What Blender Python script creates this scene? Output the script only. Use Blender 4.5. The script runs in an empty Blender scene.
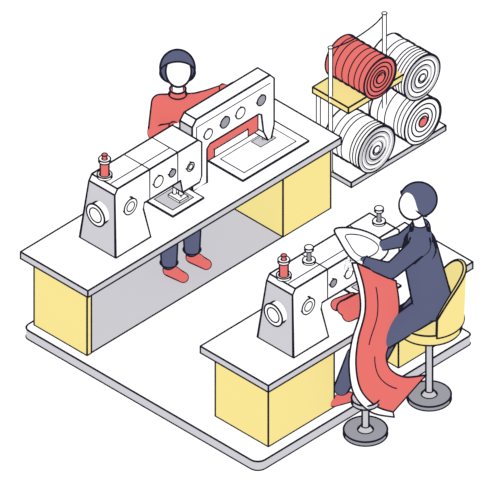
import bpy, bmesh, math
from mathutils import Vector, Matrix
K = 0.01                      # drawing unit -> metres
SC = bpy.context.scene
SC.view_settings.view_transform = 'Standard'
SC.view_settings.look = 'None'

# ---- axonometric drawing axes -------------------------------------------
PH = math.radians(44.4); SE = 0.593; CE = math.sqrt(1-SE*SE)
R_ = Vector((math.cos(PH), math.sin(PH), 0))
S_ = Vector((-SE*math.sin(PH), SE*math.cos(PH), CE))
C_ = R_.cross(S_)
def V(*a): return Vector(a)
def G(u, v, z=0.0):           # plan reading -> point at height z
    u -= 258; v = v-464+CE*z
    a, b = R_.x, R_.y; c, d = -S_.x, -S_.y
    D = a*d-b*c
    return V((u*d-b*v)/D, (a*v-c*u)/D, z)
def GX(u, v, X):              # elevation reading -> point in plane X
    u -= 258
    Y = (u-R_.x*X)/R_.y
    z = (464 - S_.x*X - S_.y*Y - v)/CE
    return V(X, Y, z)

# ---- materials ------------------------------------------------------------
def lin(c):
    return [((x/255+0.055)/1.055)**2.4 if x > 10 else x/255/12.92 for x in c]
MATS = {}
INK = (32, 32, 46)
def make_mat(name, rgb, em=0.86, di=0.14):
    m = bpy.data.materials.new(name); m.use_nodes = True
    nt = m.node_tree; nt.nodes.clear()
    N = nt.nodes.new; L = nt.links.new
    out = N('ShaderNodeOutputMaterial')
    geo = N('ShaderNodeNewGeometry'); dot = N('ShaderNodeVectorMath'); dot.operation = 'DOT_PRODUCT'
    L(geo.outputs['Normal'], dot.inputs[0]); L(geo.outputs['Incoming'], dot.inputs[1])
    ab = N('ShaderNodeMath'); ab.operation = 'ABSOLUTE'; L(dot.outputs['Value'], ab.inputs[0])
    at = N('ShaderNodeAttribute'); at.attribute_name = 'rim'
    lt = N('ShaderNodeMath'); lt.operation = 'LESS_THAN'
    L(ab.outputs[0], lt.inputs[0]); L(at.outputs['Fac'], lt.inputs[1])
    mix = N('ShaderNodeMix'); mix.data_type = 'RGBA'
    mix.inputs[6].default_value = (*lin(rgb), 1); mix.inputs[7].default_value = (*lin(INK), 1)
    L(lt.outputs[0], mix.inputs[0])
    e = N('ShaderNodeEmission'); e.inputs[1].default_value = em; L(mix.outputs[2], e.inputs[0])  # surface glows with its own colour, so light is mostly built in
    mx2 = N('ShaderNodeVectorMath'); mx2.operation = 'SCALE'; mx2.inputs['Scale'].default_value = di
    L(mix.outputs[2], mx2.inputs[0])
    d = N('ShaderNodeBsdfDiffuse'); L(mx2.outputs[0], d.inputs[0])
    add = N('ShaderNodeAddShader'); L(e.outputs[0], add.inputs[0]); L(d.outputs[0], add.inputs[1])
    L(add.outputs[0], out.inputs[0])
    MATS[name] = m
make_mat('ink', INK)
make_mat('white', (255, 255, 255), 1.0, 0.12)
make_mat('skin', (255, 255, 255), 1.0, 0.12)
make_mat('yellow', (249, 231, 150))
make_mat('red', (236, 117, 112))
make_mat('navy', (95, 100, 131))
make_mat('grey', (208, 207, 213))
make_mat('midgrey', (160, 160, 170))
MN = list(MATS.keys())

W = 2.0    # ink line width
def rimv(r, w=W, mx=.66):
    if r <= w*1.3: return mx
    return min(mx, math.sqrt(1-(1-w/r)**2))

class B:
    def __init__(s): s.v=[]; s.f=[]; s.m=[]; s.s=[]; s.r=[]
    def add(s, vs, fs, mat, smooth=False, rim=0.0):
        o = len(s.v); s.v += [Vector(p) for p in vs]
        s.r += (rim if isinstance(rim, list) else [rim]*len(vs))
        for i, f in enumerate(fs):
            s.f.append([o+j for j in f]); s.m.append(mat[i] if isinstance(mat, list) else mat); s.s.append(smooth)
    def tube(s, pts, r=W/2, closed=False, mat='ink', n=6):
        P = [Vector(p) for p in pts]
        Q = [P[0]]
        for p in P[1:]:
            if (p-Q[-1]).length > 1e-4: Q.append(p)
        P = Q
        if closed and (P[0]-P[-1]).length < 1e-4: P.pop()
        k = len(P)
        if k < 2: return
        if not closed:            # tiny overshoot makes joints meet
            P[0] = P[0]-(P[1]-P[0]).normalized()*r*0.5; P[-1] = P[-1]+(P[-1]-P[-2]).normalized()*r*0.5
        vs=[]; prev=None
        for i in range(k):
            if closed: a = P[i-1]; b = P[(i+1)%k]
            else: a = P[max(i-1,0)]; b = P[min(i+1,k-1)]
            t = (b-a)
            if t.length < 1e-6: t = V(0,0,1)
            t.normalize()
            if prev is None:
                ref = V(0,0,1) if abs(t.z) < .9 else V(1,0,0)
                nn = t.cross(ref).normalized()
            else:
                nn = prev - t*prev.dot(t)
                if nn.length < 1e-5: nn = t.orthogonal()
                nn.normalize()
            prev = nn; bb = t.cross(nn)
            sc = 1.0
            if closed or 0 < i < k-1:
                d1=(P[i]-P[i-1]).normalized(); d2=(P[(i+1)%k]-P[i]).normalized()
                sc = 1/max(0.6, math.sqrt(max(0.0,(1+d1.dot(d2))/2)))
            for j in range(n):
                an = 2*math.pi*j/n
                vs.append(P[i]+(nn*math.cos(an)+bb*math.sin(an))*r*sc)
        fs=[]
        for i in range(k if closed else k-1):
            i2 = (i+1)%k
            for j in range(n):
                j2=(j+1)%n
                fs.append([i*n+j, i*n+j2, i2*n+j2, i2*n+j])
        if not closed: fs += [list(range(n))[::-1], [(k-1)*n+j for j in range(n)]]
        s.add(vs, fs, mat, True)
    def hexa(s, p, mats='white', ink=True, r=W/2):
        """p: 8 pts bottom 4 (ccw from x-,y-), top 4; mats order: bottom,top,-Y,+X,+Y,-X"""
        fs = [[0,3,2,1],[4,5,6,7],[0,1,5,4],[1,2,6,5],[2,3,7,6],[3,0,4,7]]
        s.add(p, fs, mats)
        if ink:
            for a,b in [(0,1),(1,2),(2,3),(3,0),(4,5),(5,6),(6,7),(7,4),(0,4),(1,5),(2,6),(3,7)]:
                s.tube([p[a],p[b]], r)
    def box(s, x0,x1,y0,y1,z0,z1, mats='white', ink=True, r=W/2):
        p=[V(x0,y0,z0),V(x1,y0,z0),V(x1,y1,z0),V(x0,y1,z0),V(x0,y0,z1),V(x1,y0,z1),V(x1,y1,z1),V(x0,y1,z1)]
        s.hexa(p, mats, ink, r)
    def cyl(s, p0, p1, r0, r1=None, mat='white', cap=None, ink=(1,1), n=40, w=W):
        r1 = r0 if r1 is None else r1; cap = cap or mat
        p0=Vector(p0); p1=Vector(p1); t=(p1-p0).normalized(); a=t.orthogonal().normalized(); b=t.cross(a)
        c=[(a*math.cos(2*math.pi*i/n)+b*math.sin(2*math.pi*i/n)) for i in range(n)]
        ra=[p0+q*r0 for q in c]; rb=[p1+q*r1 for q in c]
        s.add(ra+rb, [[i,(i+1)%n,n+(i+1)%n,n+i] for i in range(n)], mat, True, rimv((r0+r1)/2,w/2+.25))
        s.add(ra, [list(range(n))[::-1]], cap); s.add(rb, [list(range(n))], cap)
        if ink[0]: s.tube(ra, w/2, True)
        if ink[1]: s.tube(rb, w/2, True)
    def ring(s, c, axis, r, w=W, mat='ink', n=40, r2=None):
        c=Vector(c); t=Vector(axis).normalized(); a=t.orthogonal().normalized(); b=t.cross(a)
        s.tube([c+(a*math.cos(2*math.pi*i/n)+b*math.sin(2*math.pi*i/n))*r for i in range(n)], w/2, True, mat)
    def cap(s, c, M, n, d, mat, ink=True, w=W, rr=18, N=48, K2=28):
        """part of ellipsoid (unit sphere * M) on the n side of the plane n.x=d"""
        n=Vector(n).normalized(); a=n.orthogonal().normalized(); b=n.cross(a); c=Vector(c)
        th=math.acos(max(-1,min(1,d))); vs=[c+M@n]
        for k in range(1,K2+1):
            t=th*k/K2
            for i in range(N):
                an=2*math.pi*i/N
                vs.append(c+M@(n*math.cos(t)+(a*math.cos(an)+b*math.sin(an))*math.sin(t)))
        fs=[[0,1+i,1+(i+1)%N] for i in range(N)]
        for k in range(K2-1):
            for i in range(N):
                j=(i+1)%N; o=1+k*N
                fs.append([o+i,o+N+i,o+N+j,o+j])
        s.add(vs,fs,mat,True,rimv(rr,w))
        if ink and d>-0.99: s.tube(vs[-N:], w/2, True)
    def prism(s, poly, z0, z1, top='white', side='white', ink=None, bottom=None):
        n=len(poly); lo=[V(x,y,z0) for x,y in poly]; hi=[V(x,y,z1) for x,y in poly]
        s.add(hi,[list(range(n))],top); s.add(lo,[list(range(n))[::-1]],bottom or top)
        for i in range(n):
            j=(i+1)%n
            s.add([lo[i],lo[j],hi[j],hi[i]],[[0,1,2,3]], side[i] if isinstance(side,list) else side)
            if ink is None or ink[i]:
                s.tube([lo[i],lo[j]]); s.tube([hi[i],hi[j]])
    def grid(s, rows, mat, smooth=True, edges=True, rim=0.0, w=W):
        m=len(rows[0]); vs=[p for r in rows for p in r]; fs=[]
        for i in range(len(rows)-1):
            for j in range(m-1):
                fs.append([i*m+j,i*m+j+1,(i+1)*m+j+1,(i+1)*m+j])
        s.add(vs,fs,mat,smooth,rim)
        if edges:
            s.tube([r[0] for r in rows],w/2); s.tube([r[-1] for r in rows],w/2)
            s.tube(rows[0],w/2); s.tube(rows[-1],w/2)
    def make(s, name, parent=None):
        me=bpy.data.meshes.new(name)
        me.from_pydata([tuple(p*K) for p in s.v],[],s.f)
        for m in MN: me.materials.append(MATS[m])
        for i,p in enumerate(me.polygons):
            p.material_index=MN.index(s.m[i]); p.use_smooth=s.s[i]
        at=me.attributes.new('rim','FLOAT','POINT'); at.data.foreach_set('value',s.r)
        me.update()
        ob=bpy.data.objects.new(name,me); SC.collection.objects.link(ob)
        par(ob,parent); return ob

def par(ob,parent):
    if parent:
        ob.parent=parent; ob.matrix_parent_inverse=Matrix.Translation(-parent.location)
def root(name, x,y,z):
    e=bpy.data.objects.new(name,None); e.location=(x*K,y*K,z*K); e.empty_display_size=.1
    SC.collection.objects.link(e); return e

def smoothline(P, sub=8, closed=False):
    P=[Vector(p) for p in P]; n=len(P); out=[]
    rng = n if closed else n-1
    for i in range(rng):
        if closed: a,b,c,d=P[i-1],P[i],P[(i+1)%n],P[(i+2)%n]
        else: a,b,c,d=P[max(i-1,0)],P[i],P[i+1],P[min(i+2,n-1)]
        for k in range(sub):
            t=k/sub
            out.append(0.5*((2*b)+(c-a)*t+(2*a-5*b+4*c-d)*t*t+(3*b-a-3*c+d)*t**3))
    if not closed: out.append(P[-1])
    return out

# --- continuous organic surface from tapered limbs --------------------------
def organic(name, segs, mat, parent, vox=1.2, w=1.8, smooth=4, mx=.62, tol=.7):
    b=B(); N=20
    for p0,r0,p1,r1 in segs:
        p0=Vector(p0); p1=Vector(p1)
        for p,r in ((p0,r0),(p1,r1)):
            b.cap(p, Matrix.Identity(3)*r, (0,0,1), -1, 'ink', ink=False, N=N, K2=12)
        if (p1-p0).length>1e-3: b.cyl(p0,p1,r0,r1,'ink',ink=(0,0),n=N)
    me=bpy.data.meshes.new(name); me.from_pydata([tuple(p*K) for p in b.v],[],b.f); me.update()
    bm=bmesh.new(); bm.from_mesh(me); bmesh.ops.remove_doubles(bm,verts=bm.verts,dist=1e-5); bm.to_mesh(me); bm.free()
    ob=bpy.data.objects.new(name,me); SC.collection.objects.link(ob)
    md=ob.modifiers.new('r','REMESH'); md.mode='VOXEL'; md.voxel_size=vox*K; md.use_smooth_shade=True
    dg=bpy.context.evaluated_depsgraph_get(); dg.update()
    me2=bpy.data.meshes.new_from_object(ob.evaluated_get(dg)); ob.modifiers.clear(); ob.data=me2
    bm=bmesh.new(); bm.from_mesh(me2)
    for _ in range(smooth): bmesh.ops.smooth_vert(bm,verts=bm.verts,factor=0.5,use_axis_x=True,use_axis_y=True,use_axis_z=True)
    bm.to_mesh(me2); bm.free()
    me2.materials.clear()
    for m in MN: me2.materials.append(MATS[m])
    rim=[]
    S2=[]
    for a,ra,c,rb in segs:
        d=Vector(c)-Vector(a); k=1.0
        if d.length>max(ra,rb)*1.2:
            k=max(.6,math.sqrt(max(0,1-d.normalized().dot(C_)**2)))   # foreshortened limbs get a finer line
        S2.append((Vector(a),ra,d,rb,k))
    for v in me2.vertices:
        p=v.co/K; c=[]
        for p0,r0,d,r1,k in S2:
            L=d.length_squared
            t=0 if L<1e-6 else max(0,min(1,(p-p0).dot(d)/L))
            r=r0+(r1-r0)*t; c.append(((p-p0-d*t).length-r,rimv(r,w,mx)*k))
        q0=min(c)[0]
        rim.append(min(r for q,r in c if q<q0+tol))
    at=me2.attributes.new('rim','FLOAT','POINT'); at.data.foreach_set('value',rim)
    for p in me2.polygons:
        p.use_smooth=True; p.material_index=MN.index(mat)
    me2.update(); par(ob,parent); return ob

def hand(name, wrist, fdir, pnorm, parent, size=1.0, side=1, curl=0.5):
    """palm + 4 bent fingers of unequal length + thumb from the side of the palm"""
    f=Vector(fdir).normalized(); n=Vector(pnorm); n=(n-f*n.dot(f)).normalized(); s=f.cross(n)*side
    wv=Vector(wrist); g=size; segs=[]
    for k,o in enumerate((-3.6,-1.2,1.2,3.6)):
        segs.append((wv+s*o*.55*g,2.5*g, wv+f*9*g+s*o*g,2.3*g))
    for o,L in ((-3.9,6.2),(-1.3,8.0),(1.3,8.6),(3.9,7.6)):
        a=wv+f*9.5*g+s*o*g*1.05
        m=a+(f*math.cos(curl*.5)+n*math.sin(curl*.5))*L*.5*g
        e=m+(f*math.cos(curl*1.6)+n*math.sin(curl*1.6))*L*.5*g
        segs+= [(a,1.45*g,m,1.3*g),(m,1.3*g,e,1.1*g)]
    a=wv+f*3*g+s*3.6*g; m=a+(f*.6+s*.8+n*.2).normalized()*5*g; e=m+(f*.95+s*.2+n*.3).normalized()*4.5*g
    segs+= [(a,2.0*g,m,1.7*g),(m,1.7*g,e,1.3*g)]
    return organic(name,segs,'skin',parent,vox=.45,w=.8,smooth=2,mx=.55,tol=.3)

# ============================ SETTING ======================================
b=B(); b.add([V(-1500,-1500,-11.3),V(1500,-1500,-11.3),V(1500,1500,-11.3),V(-1500,1500,-11.3)],[[0,1,2,3]],'white'); b.make('floor')

# platform (L shaped, rounded corners)
def arc(cx,cy,r,a0,a1,n=6): return [(cx+r*math.cos(math.radians(a0+(a1-a0)*i/n)), cy+r*math.sin(math.radians(a0+(a1-a0)*i/n))) for i in range(n+1)]
poly = arc(-321,8,8,180,270)+arc(-10,10,10,270,360)+arc(-5,301,5,0,90)+[(-90,306),(-246,306),(-246,372),(-329,372)]
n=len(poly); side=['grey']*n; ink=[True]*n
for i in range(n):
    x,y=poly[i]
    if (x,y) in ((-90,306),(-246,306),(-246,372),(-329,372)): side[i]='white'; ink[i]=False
ink[-1]=True
b=B(); b.prism(poly,-11,0,'white',side,ink); b.make('floor_platform')

b=B(); b.box(-326,-250,17,290,0,.6,'grey',True,.7); b.make('painted_floor_shadow')  # thin grey slab stands in for the table's shadow on the platform

def table(name,x0,x1,y0,y1,zt,peds,px0,px1,zb=0.0):
    e=root(name,(x0+x1)/2,(y0+y1)/2,0)
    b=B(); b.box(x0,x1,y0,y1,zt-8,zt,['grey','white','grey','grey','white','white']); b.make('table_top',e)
    for i,(a,c) in enumerate(peds):
        b=B(); b.box(px0,px1,a,c,zb,zt-8.3,['yellow']*6)
        b.make('pedestal_%d'%(i+1),e)
    return e
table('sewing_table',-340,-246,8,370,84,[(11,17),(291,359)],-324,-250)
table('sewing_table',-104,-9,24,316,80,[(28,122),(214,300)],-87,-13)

# ============================ MACHINES =====================================
def machine(name,c,y0,z0,L,spools,holes,head=True):
    e=root(name,c,y0+L/2,z0)
    prof=[(0,0),(50,0),(44,36),(48,40),(L-30,40),(L-27,24),(L-3,24),(L,30),(L,72),(L-5,77),(10,77),(6,71)]
    n=len(prof)
    hws=[18+7 if z==0 else (20.5 if (y,z)==(44,36) else 18) for y,z in prof]
    fr=[V(c+h,y0+y,z0+z) for (y,z),h in zip(prof,hws)]; bk=[V(c-h,y0+y,z0+z) for (y,z),h in zip(prof,hws)]
    b=B()
    b.add(fr,[[0,1,2,11],[2,3,10,11],[3,4,9,10],[4,5,6,7],[4,7,8,9]],'white')
    b.add(bk,[[11,2,1,0],[11,10,3,2],[10,9,4,3],[7,6,5,4],[9,8,7,4]],'white')
    for i in range(n):
        j=(i+1)%n
        m='grey' if i in (11,) else ('grey' if i in (2,3,4,5) else 'white')
        b.add([bk[i],bk[j],fr[j],fr[i]],[[3,2,1,0]],m)
        if i not in (2,): b.tube([bk[i],fr[i]])
    b.tube(fr,closed=True); b.tube(bk,closed=True)
    b.make('body',e)
    b=B()     # hand wheel on the end
    wz=z0+42
    b.cyl((c,y0+7,wz),(c,y0-3,wz),12.5,12.5,'white','white')
    b.ring((c,y0-3.2,wz),(0,1,0),8.2,1.6)
    b.make('hand_wheel',e)
    b=B()     # dials on the long face
    for (yy,zz,r,k) in holes:
        xf=c+18+(2.0 if (yy<45 and zz<60) else 0)
        b.cyl((xf-2,y0+yy,z0+zz),(xf+2.5,y0+yy,z0+zz),r,r,'white','white' if k<2 else 'midgrey',w=1.6)
        if k==1: b.ring((xf+2.7,y0+yy,z0+zz),(1,0,0),r*.6,1.3)
    b.make('dials',e)
    b=B()     # panel joint lines on the arm
    for yy in (56,L-34): b.tube([(c-18,y0+yy,z0+77),(c+18,y0+yy,z0+77),(c+18,y0+yy,z0+40)],.65)
    b.tube([(c+7,y0+12,z0+77.1),(c+7,y0+L-34,z0+77.1)],.65)
    b.make('seams',e)
    b=B()
    for kind,yy,xo in spools:
        q=V(c+xo,y0+yy,z0+77)
        if kind=='red':
            b.cyl(q,q+V(0,0,3),7.5,7.5,'white',w=1.5); b.cyl(q+V(0,0,3),q+V(0,0,19),5.2,5.2,'red',w=1.5)
            b.cyl(q+V(0,0,19),q+V(0,0,22),6,6,'white',w=1.5); b.cyl(q+V(0,0,22),q+V(0,0,27),2.8,2.8,'red',w=1.4)
        else:
            b.cyl(q,q+V(0,0,2.5),6.5,6.5,'white',w=1.5); b.cyl(q+V(0,0,2.5),q+V(0,0,15),2.6,2.6,'midgrey',w=1.4); b.cyl(q+V(0,0,15),q+V(0,0,18),4.5,4.5,'white',w=1.5)
    b.make('spools',e)
    b=B()     # needle bar, presser foot and needle plate
    ny=y0+L-15
    b.cyl((c+4,ny,z0+9),(c+4,ny,z0+24),3,3,'white',w=1.3); b.cyl((c+4,ny,z0+3),(c+4,ny,z0+9),1.2,1.2,'midgrey',ink=(0,0))
    b.cyl((c-5,ny,z0+5),(c-5,ny,z0+24),2.2,2.2,'white',w=1.3)
    b.box(c-8,c+8,ny-6,ny+6,z0+2,z0+4.5,'white',r=.6)
    b.make('needle_bar',e)
    b=B(); b.box(c-22,c+18,ny-26,ny+18,z0+.05,z0+1.6,['white']*6,r=.8)
    b.box(c-15,c+11,ny-19,ny+11,z0+1.5,z0+2,['grey']*6,r=.5)
    b.make('needle_plate',e)
    return e
machine('sewing_machine',-290,67,84,130,[('red',16,-6)],[(24,50,9,1),(66,58,6.5,0),(86,58,4.5,2),(112,52,5,1)])
machine('sewing_machine',-49,75,80,158,[('red',16,-4),('pin',52,-4),('pin',148,0)],[(24,50,9,1),(62,58,4.5,2),(84,58,5.5,0),(118,58,5,1)])

# industrial machine with long frame
e=root('industrial_sewing_machine',-298,260,84)
b=B(); z=84
prof=[(201,0),(222,0),(222,42),(226,46),(296,46),(300,43),(303,20),(309,7),(314,7),(318,22),(318,79),(312,86),(207,86),(201,79)]
xa,xb=-306,-289
fr=[V(xb,y,z+h) for y,h in prof]; bk=[V(xa,y,z+h) for y,h in prof]; n=len(prof)
b.add(fr,[[0,1,2,13],[2,3,12,13],[3,4,11,12],[4,5,10,11],[5,6,9,10],[6,7,8,9]],'white')
b.add(bk,[[13,2,1,0],[13,12,3,2],[12,11,4,3],[11,10,5,4],[10,9,6,5],[9,8,7,6]],'white')
for i in range(n):
    j=(i+1)%n; b.add([bk[i],bk[j],fr[j],fr[i]],[[3,2,1,0]],'grey' if i in (13,) else 'white'); b.tube([bk[i],fr[i]])
b.tube(fr,closed=True); b.tube(bk,closed=True)
b.tube([(xb+.3,207,z+76),(xb+.3,207,z+8)],.6); b.tube([(xb+.3,207,z+76),(xb+.3,312,z+76)],.5)
b.make('frame',e)
b=B()
for y,h,r,m in ((222,61,5.8,'white'),(246,63,6.4,'midgrey'),(268,63,6.4,'white'),(298,63,6,'midgrey')):
    b.cyl((xb-2,y,z+h),(xb+2,y,z+h),r,r,'white',m,w=1.6)
b.make('dials',e)
b=B(); b.box(-304,-293,222.5,299,z+22,z+45,['red']*6,r=.7)
b.box(-303,-292,236,284,z+22.5,z+32,['white']*6,r=.7); b.make('red_guard',e)
b=B(); b.cyl((-297,311.5,z+2),(-297,311.5,z+7.5),2,2,'midgrey',ink=(0,0)); b.make('needle',e)
b=B(); b.box(-312,-264,248,342,z+.05,z+1.6,'white',r=.8); b.box(-305,-272,258,332,z+1.5,z+2,'white',r=.5); b.box(-303,-290,300,322,z+1.9,z+2.3,'grey',r=.4); b.make('needle_plate',e)

# ============================ FABRIC RACK ==================================
e=root('fabric_rack',-296,470,-11)
b=B(); b.box(-320,-270,409,544,-11,-5,['grey','white','grey','grey','white','white'])
b.make('lower_shelf',e)
b=B(); b.box(-322,-272,407,490,81,88,['yellow']*6); b.make('upper_shelf',e)
b=B()
for y,zt in ((409,148),(486,150)):
    b.cyl((-299,y,-5),(-299,y,zt),2.6,2.6,'white',w=1.3)
b.cyl((-318,411,-5),(-318,411,81),2.6,2.6,'white',w=1.3); b.cyl((-318,486,-5),(-318,486,81),2.6,2.6,'white',w=1.3)
b.tube(smoothline([(-299,409,146),(-299,440,141),(-299,470,143),(-299,486,149)]),.8)
b.make('posts',e)
def roll(name,end,r,L,mat,capm,core,bands,rings=()):
    c=Vector(end); e=root(name,c.x-L/2,c.y,c.z-r)
    b=B(); b.cyl(c-V(L,0,0),c,r,r,mat,capm,n=56)
    for k in bands: b.ring(c-V(k,0,0),(1,0,0),r-.1,1.5,n=56)
    pts=[]; T=4.2
    for i in range(int(T*36)):
        a=i/36*2*math.pi; q=3.5+(r-3.5)*(i/(T*36))
        pts.append(c+V(.2,q*math.cos(a+1),q*math.sin(a+1)))
    b.tube(pts,.85)
    for q in rings: b.ring(c+V(.1,0,0),(1,0,0),q,2.4,'grey',n=48)
    b.cyl(c-V(1,0,0),c+V(.6,0,0),4.2 if core!='red' else 6,None,core,core,w=1.5)
    b.make('rolled_cloth',e)
roll('fabric_roll',(-262,442,88+23.9),23,54,'red','red','red',(7,14,22,31,40,47))
roll('fabric_roll',(-266,441,-5+26.9),26,48,'white','white','white',(4,8,12,24,30,38),(23,18,13.5,9.5))
roll('fabric_roll',(-266,507,-5+26.9),26,48,'white','white','red',(5,10,15,28,38),())
roll('fabric_roll',(-268,508,-5+53.3+26.6),25.5,50,'white','white','white',(4,8,12,16,20,30,36),(23,13))

# ============================ STOOLS =======================================
def round_base(b,x,y,zt,r=22,z=-11):
    b.cyl((x,y,z),(x,y,z+5),r,r,'midgrey','midgrey'); b.cyl((x,y,z+5),(x,y,z+10),8,4.5,'grey',w=1.5)
    b.cyl((x,y,z+8),(x,y,zt),4.3,4.3,'grey')
sx,sy=34,210
e=root('sewing_chair',sx,sy,-11)
b=B(); round_base(b,sx,sy,76); b.make('pedestal_base',e)
b=B(); b.cyl((sx,sy,78),(sx,sy,90),32.5,33,'yellow'); b.make('seat',e)
b=B(); rows=[]
for k in range(11):
    t=k/10; row=[]
    for i in range(25):
        a=math.radians(45-78+156*i/24)
        edge=abs(i-12)/12
        top=150-38*edge**2.6
        z=88+(top-88)*t; rr=32+2*t
        row.append(V(sx+rr*math.cos(a),sy+rr*math.sin(a),z))
    rows.append(row)
rows2=[[V(sx+(p.x-sx)*1.09,sy+(p.y-sy)*1.09,p.z) for p in r] for r in rows]
b.grid(rows,'yellow'); b.grid(rows2,'yellow')
b.grid([[a,c] for a,c in zip(rows[-1],rows2[-1])],'yellow',edges=False); b.grid([[a,c] for a,c in zip(rows[0],rows2[0])],'yellow',edges=False)
b.grid([[r[0],q[0]] for r,q in zip(rows,rows2)],'yellow',edges=False); b.grid([[r[-1],q[-1]] for r,q in zip(rows,rows2)],'yellow',edges=False)
b.make('backrest',e)
e=root('stool',30,123,-11)
b=B(); round_base(b,30,123,28); b.make('pedestal_base',e)
b=B(); b.cyl((30,123,28),(30,123,33),14,14,'grey'); b.make('seat',e)
e=root('stool',-368,256,-11)
b=B(); round_base(b,-368,256,46); b.make('pedestal_base',e)
b=B(); b.cyl((-368,256,46),(-368,256,52),22,22,'grey'); b.make('seat',e)

# ============================ CLOTH ========================================
def ribbon(name,Ls,Rs,mat,e,sub=8,bulge=3,inner=None):
    A=smoothline(Ls,sub); C=smoothline(Rs,sub); rows=[]
    for a,c in zip(A,C):
        row=[]
        for j in range(9):
            t=j/8; row.append(a.lerp(c,t)+C_*bulge*math.sin(math.pi*t))
        rows.append(row)
    b=B(); b.grid(rows,mat)
    if inner:
        for j,a,c in inner: b.tube([r[j]+C_*.3 for r in rows[a:c]],.65)
    b.make(name,e); return rows
e=root('draped_fabric',20,150,20)
def pts(l): return [GX(*q) for q in l]
Lf=pts([(357,263,2),(364,288,13),(365,312,18),(358,340,24),(356,366,32),(361,390,40),(376,406,43),(393,412,43)])
Rf=pts([(396,281,22),(399,304,22),(397,325,24),(389,345,27),(386,358,31),(391,370,35),(405,377,38),(426,375,38)])
ribbon('red_cloth',Lf,Rf,'red',e,inner=[(3,6,26),(5,30,50)])
Lw=pts([(352,263,1),(359,290,12),(360,313,17),(352,340,23),(349,366,31),(354,394,39),(371,412,42),(394,417,42)])
Lf2=[p-C_*1.0 for p in Lf]; Lw=[p-C_*1.0 for p in Lw]
ribbon('lining',Lw,Lf2,'white',e,bulge=0)
# white collar of the garment, held at the hands
cen=[(335,229),(352,228),(370,233),(384,242),(388,251),(381,260),(366,265),(351,258),(339,240)]
o=smoothline([GX(x,y,-18+max(0,(y-245))*.9) for x,y in cen],6,True); m=sum(o,V(0,0,0))/len(o)
b=B(); inner=[m+(p-m)*.62 for p in o]; k=len(o)
b.add(o+inner+[m-C_*2],[[i,(i+1)%k,k+(i+1)%k,k+i] for i in range(k)]+[[k+i,k+(i+1)%k,2*k] for i in range(k)],'white',False)
b.tube(o,closed=True); b.tube(inner,.65,closed=True); b.make('white_collar',e)
# red cloth piece on the table below the arm
e=root('red_cloth_piece',-30,165,80)
organic('folded_cloth',[(V(-28,158,87),7,V(-24,182,87),7),(V(-36,160,91),8,V(-34,184,91),8),(V(-48,162,88),7,V(-44,180,88),7)],'red',e,vox=1.2,tol=.5)

# ============================ PEOPLE =======================================
UP=V(0,0,1)
def head(e,c,f,rface,rhair,hc,nh,d,tilt=0):
    f=Vector(f).normalized(); s=f.cross(UP).normalized()
    Mf=Matrix((s,f,UP)).transposed()@Matrix.Diagonal((rface[0],rface[1],rface[2]))
    b=B(); b.cap(c,Mf,(0,0,1),-1,'skin',ink=False,rr=rface[0],w=1.8)
    b.make('face',e)
    Mh=Matrix((s,f,UP)).transposed()@Matrix.Diagonal(rhair)
    b=B(); b.cap(hc,Mh,nh,d,'navy',rr=rhair[0])
    b.make('hair',e)

# ---- man behind the long table ----
e=root('tailor_man',-345,240,0)
f=V(.7,-.7,0); s=V(.7,.7,0)
hip=V(-365,252,72); nb=V(-361,254,140)
shL=nb-s*18+V(0,0,-11); shR=nb+s*17+V(0,0,-10)
le=GX(155,133,-368); lh=GX(174,128,-340)
rh=GX(224,90,-319); re=GX(208,97,-336)
segs=[(hip-s*8+V(0,0,6),16,hip+s*8+V(0,0,6),16),(hip+V(0,0,6),17,nb+V(0,0,-25),17),
      (nb-s*7+V(0,0,-18),14,nb+s*7+V(0,0,-18),14),(shL,9.5,shR,9.5),(nb+V(0,0,-10),11,nb+V(0,0,0),8),
      (shL,9.5,le,8),(le,8,lh,6.2),(shR,9.5,re,8),(re,8,rh,6.4)]
organic('sweater',segs,'red',e)
b=B(); b.ring(nb+V(0,0,6.5),(0,0,1),8.2,1.6); b.cyl(nb+V(0,0,0),nb+V(0,0,6),9,8,'red')
b.ring(lh,(lh-le),6.4,1.5); b.ring(rh,(rh-re),6.4,1.5); b.make('collar_and_cuffs',e)
organic('neck',[(nb,6.5,nb+V(0,0,18),6)],'skin',e)
hd=GX(178.5,71.5,-359)
head(e,hd,f,(13.8,14,18),(18.5,19.5,19.5),GX(177.5,68,-360),(0,-.95,.3),-.3)
hand('hand_left',lh,(GX(190,119,-318)-lh),V(0,0,-1)+f*.3,e,1.2,-1)
hand('hand_right',rh,(GX(240,81,-306)-rh),V(0,0,-1)+f*.3,e,1.2,1)
k1=G(169,216,58); k2=G(192,204,58)
a1=G(169,270,7); a2=G(192,257,7)
segs=[(hip-s*9,17,hip+s*9,17),(hip-s*9,15,k1,11),(hip+s*9,15,k2,11),(k1,11,a1+V(0,0,10),8.8),(k2,11,a2+V(0,0,10),8.8)]
organic('trousers',segs,'navy',e)
for i,a in enumerate((a1,a2)):
    q=V(a.x,a.y,7)
    organic('shoe_%d'%(i+1),[(q,6.8,q+V(18,2,-1.0),5.8),(q+V(0,0,2),6,q+V(9,1,2),5),(q,6,q+V(0,0,8),6)],'red',e,vox=.9,w=1.5,tol=.8)
    b=B(); b.ring(a+V(0,0,9.5),(0,0,1),9.0,1.5); b.make('trouser_hem_%d'%(i+1),e)

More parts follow.
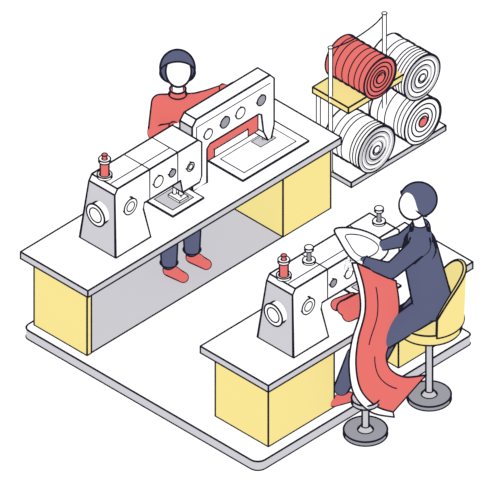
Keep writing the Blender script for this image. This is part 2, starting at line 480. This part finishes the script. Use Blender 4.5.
# ---- seated woman ----
e=root('seamstress_woman',20,195,0)
f=V(-.72,-.69,0); s=V(.69,-.72,0)    # s points to camera-side
hip=V(36,211,114); nb=V(28,203,203)
shN=nb+s*15+V(0,0,-13); shF=nb-s*15+V(0,0,-13)
eN=GX(391,271,26); hN=GX(365,262,0)
eF=GX(402,240,2); hF=GX(384,245,-14)
segs=[(hip-s*8,20,hip+s*8,20),(hip,21,nb+V(0,0,-30),19),(nb-s*5+V(0,0,-26),17,nb+s*5+V(0,0,-26),17),
      (shN,11,shF,11),(nb+V(0,0,-14),13,nb+V(0,0,-2),8),(shN,11,eN,8.8),(eN,8.8,hN,6.2),(shF,10,eF,8),(eF,8,hF,6.2)]
organic('shirt',segs,'navy',e)
b=B(); b.ring(nb+V(0,0,4),(0,0,1),8,1.5); b.ring(hN,(hN-eN),6.4,1.5); b.make('collar_and_cuffs',e)
organic('neck',[(nb,6.5,nb+V(-3,-3,18),6)],'skin',e)
hc=GX(418.5,199.5,22)
head(e,GX(412.5,205,22),f,(13.5,14.5,17),(18.5,19.5,18.5),hc,(.25,-.7,.65),-.34)
hand('hand_left',hN,V(-10,-8,1),V(0,0,-1),e,1.35,1,.9)
hand('hand_right',hF,V(-8,-8,-3),V(0,0,-1),e,1.1,-1,.9)
kN=V(2,139,62); kF=V(13,174,74); aN=V(-13,133,18); aF=V(-6,166,18)
segs=[(hip-s*9+V(0,0,-3),16,hip+s*9+V(0,0,-3),16),(hip+s*10+V(0,0,-3),15,kN,11),(hip-s*10+V(0,0,-3),15,kF,11),(kN,11,aN,8.5),(kF,11,aF,8.5)]
organic('trousers',segs,'navy',e)
for i,a in enumerate((aN,aF)):
    q=V(a.x+2,a.y+1,7)
    organic('shoe_%d'%(i+1),[(q+V(3,3,0),6.4,q+V(-3,-12,-1.4),5.4),(q+V(0,0,1),5.5,q+V(-1,-5,2),4.6),(q,5.5,q+V(0,0,6),5.5)],'red',e,vox=.9,w=1.5,tol=.8)

# ============================ CAMERA / LIGHT ===============================
w=bpy.data.worlds.new('studio'); SC.world=w; w.use_nodes=True
bg=w.node_tree.nodes['Background']; bg.inputs[0].default_value=(1,1,1,1); bg.inputs[1].default_value=1.0
cx,cy,size = 250,250,500
cam=bpy.data.cameras.new('camera'); cam.type='ORTHO'; cam.ortho_scale=size*K; cam.clip_end=200
co=bpy.data.objects.new('camera',cam); SC.collection.objects.link(co)
pos=(R_*(cx-258)+S_*(464-cy))*K+C_*20
M=Matrix((R_,S_,C_)).transposed().to_4x4(); M.translation=pos; co.matrix_world=M
SC.camera=co
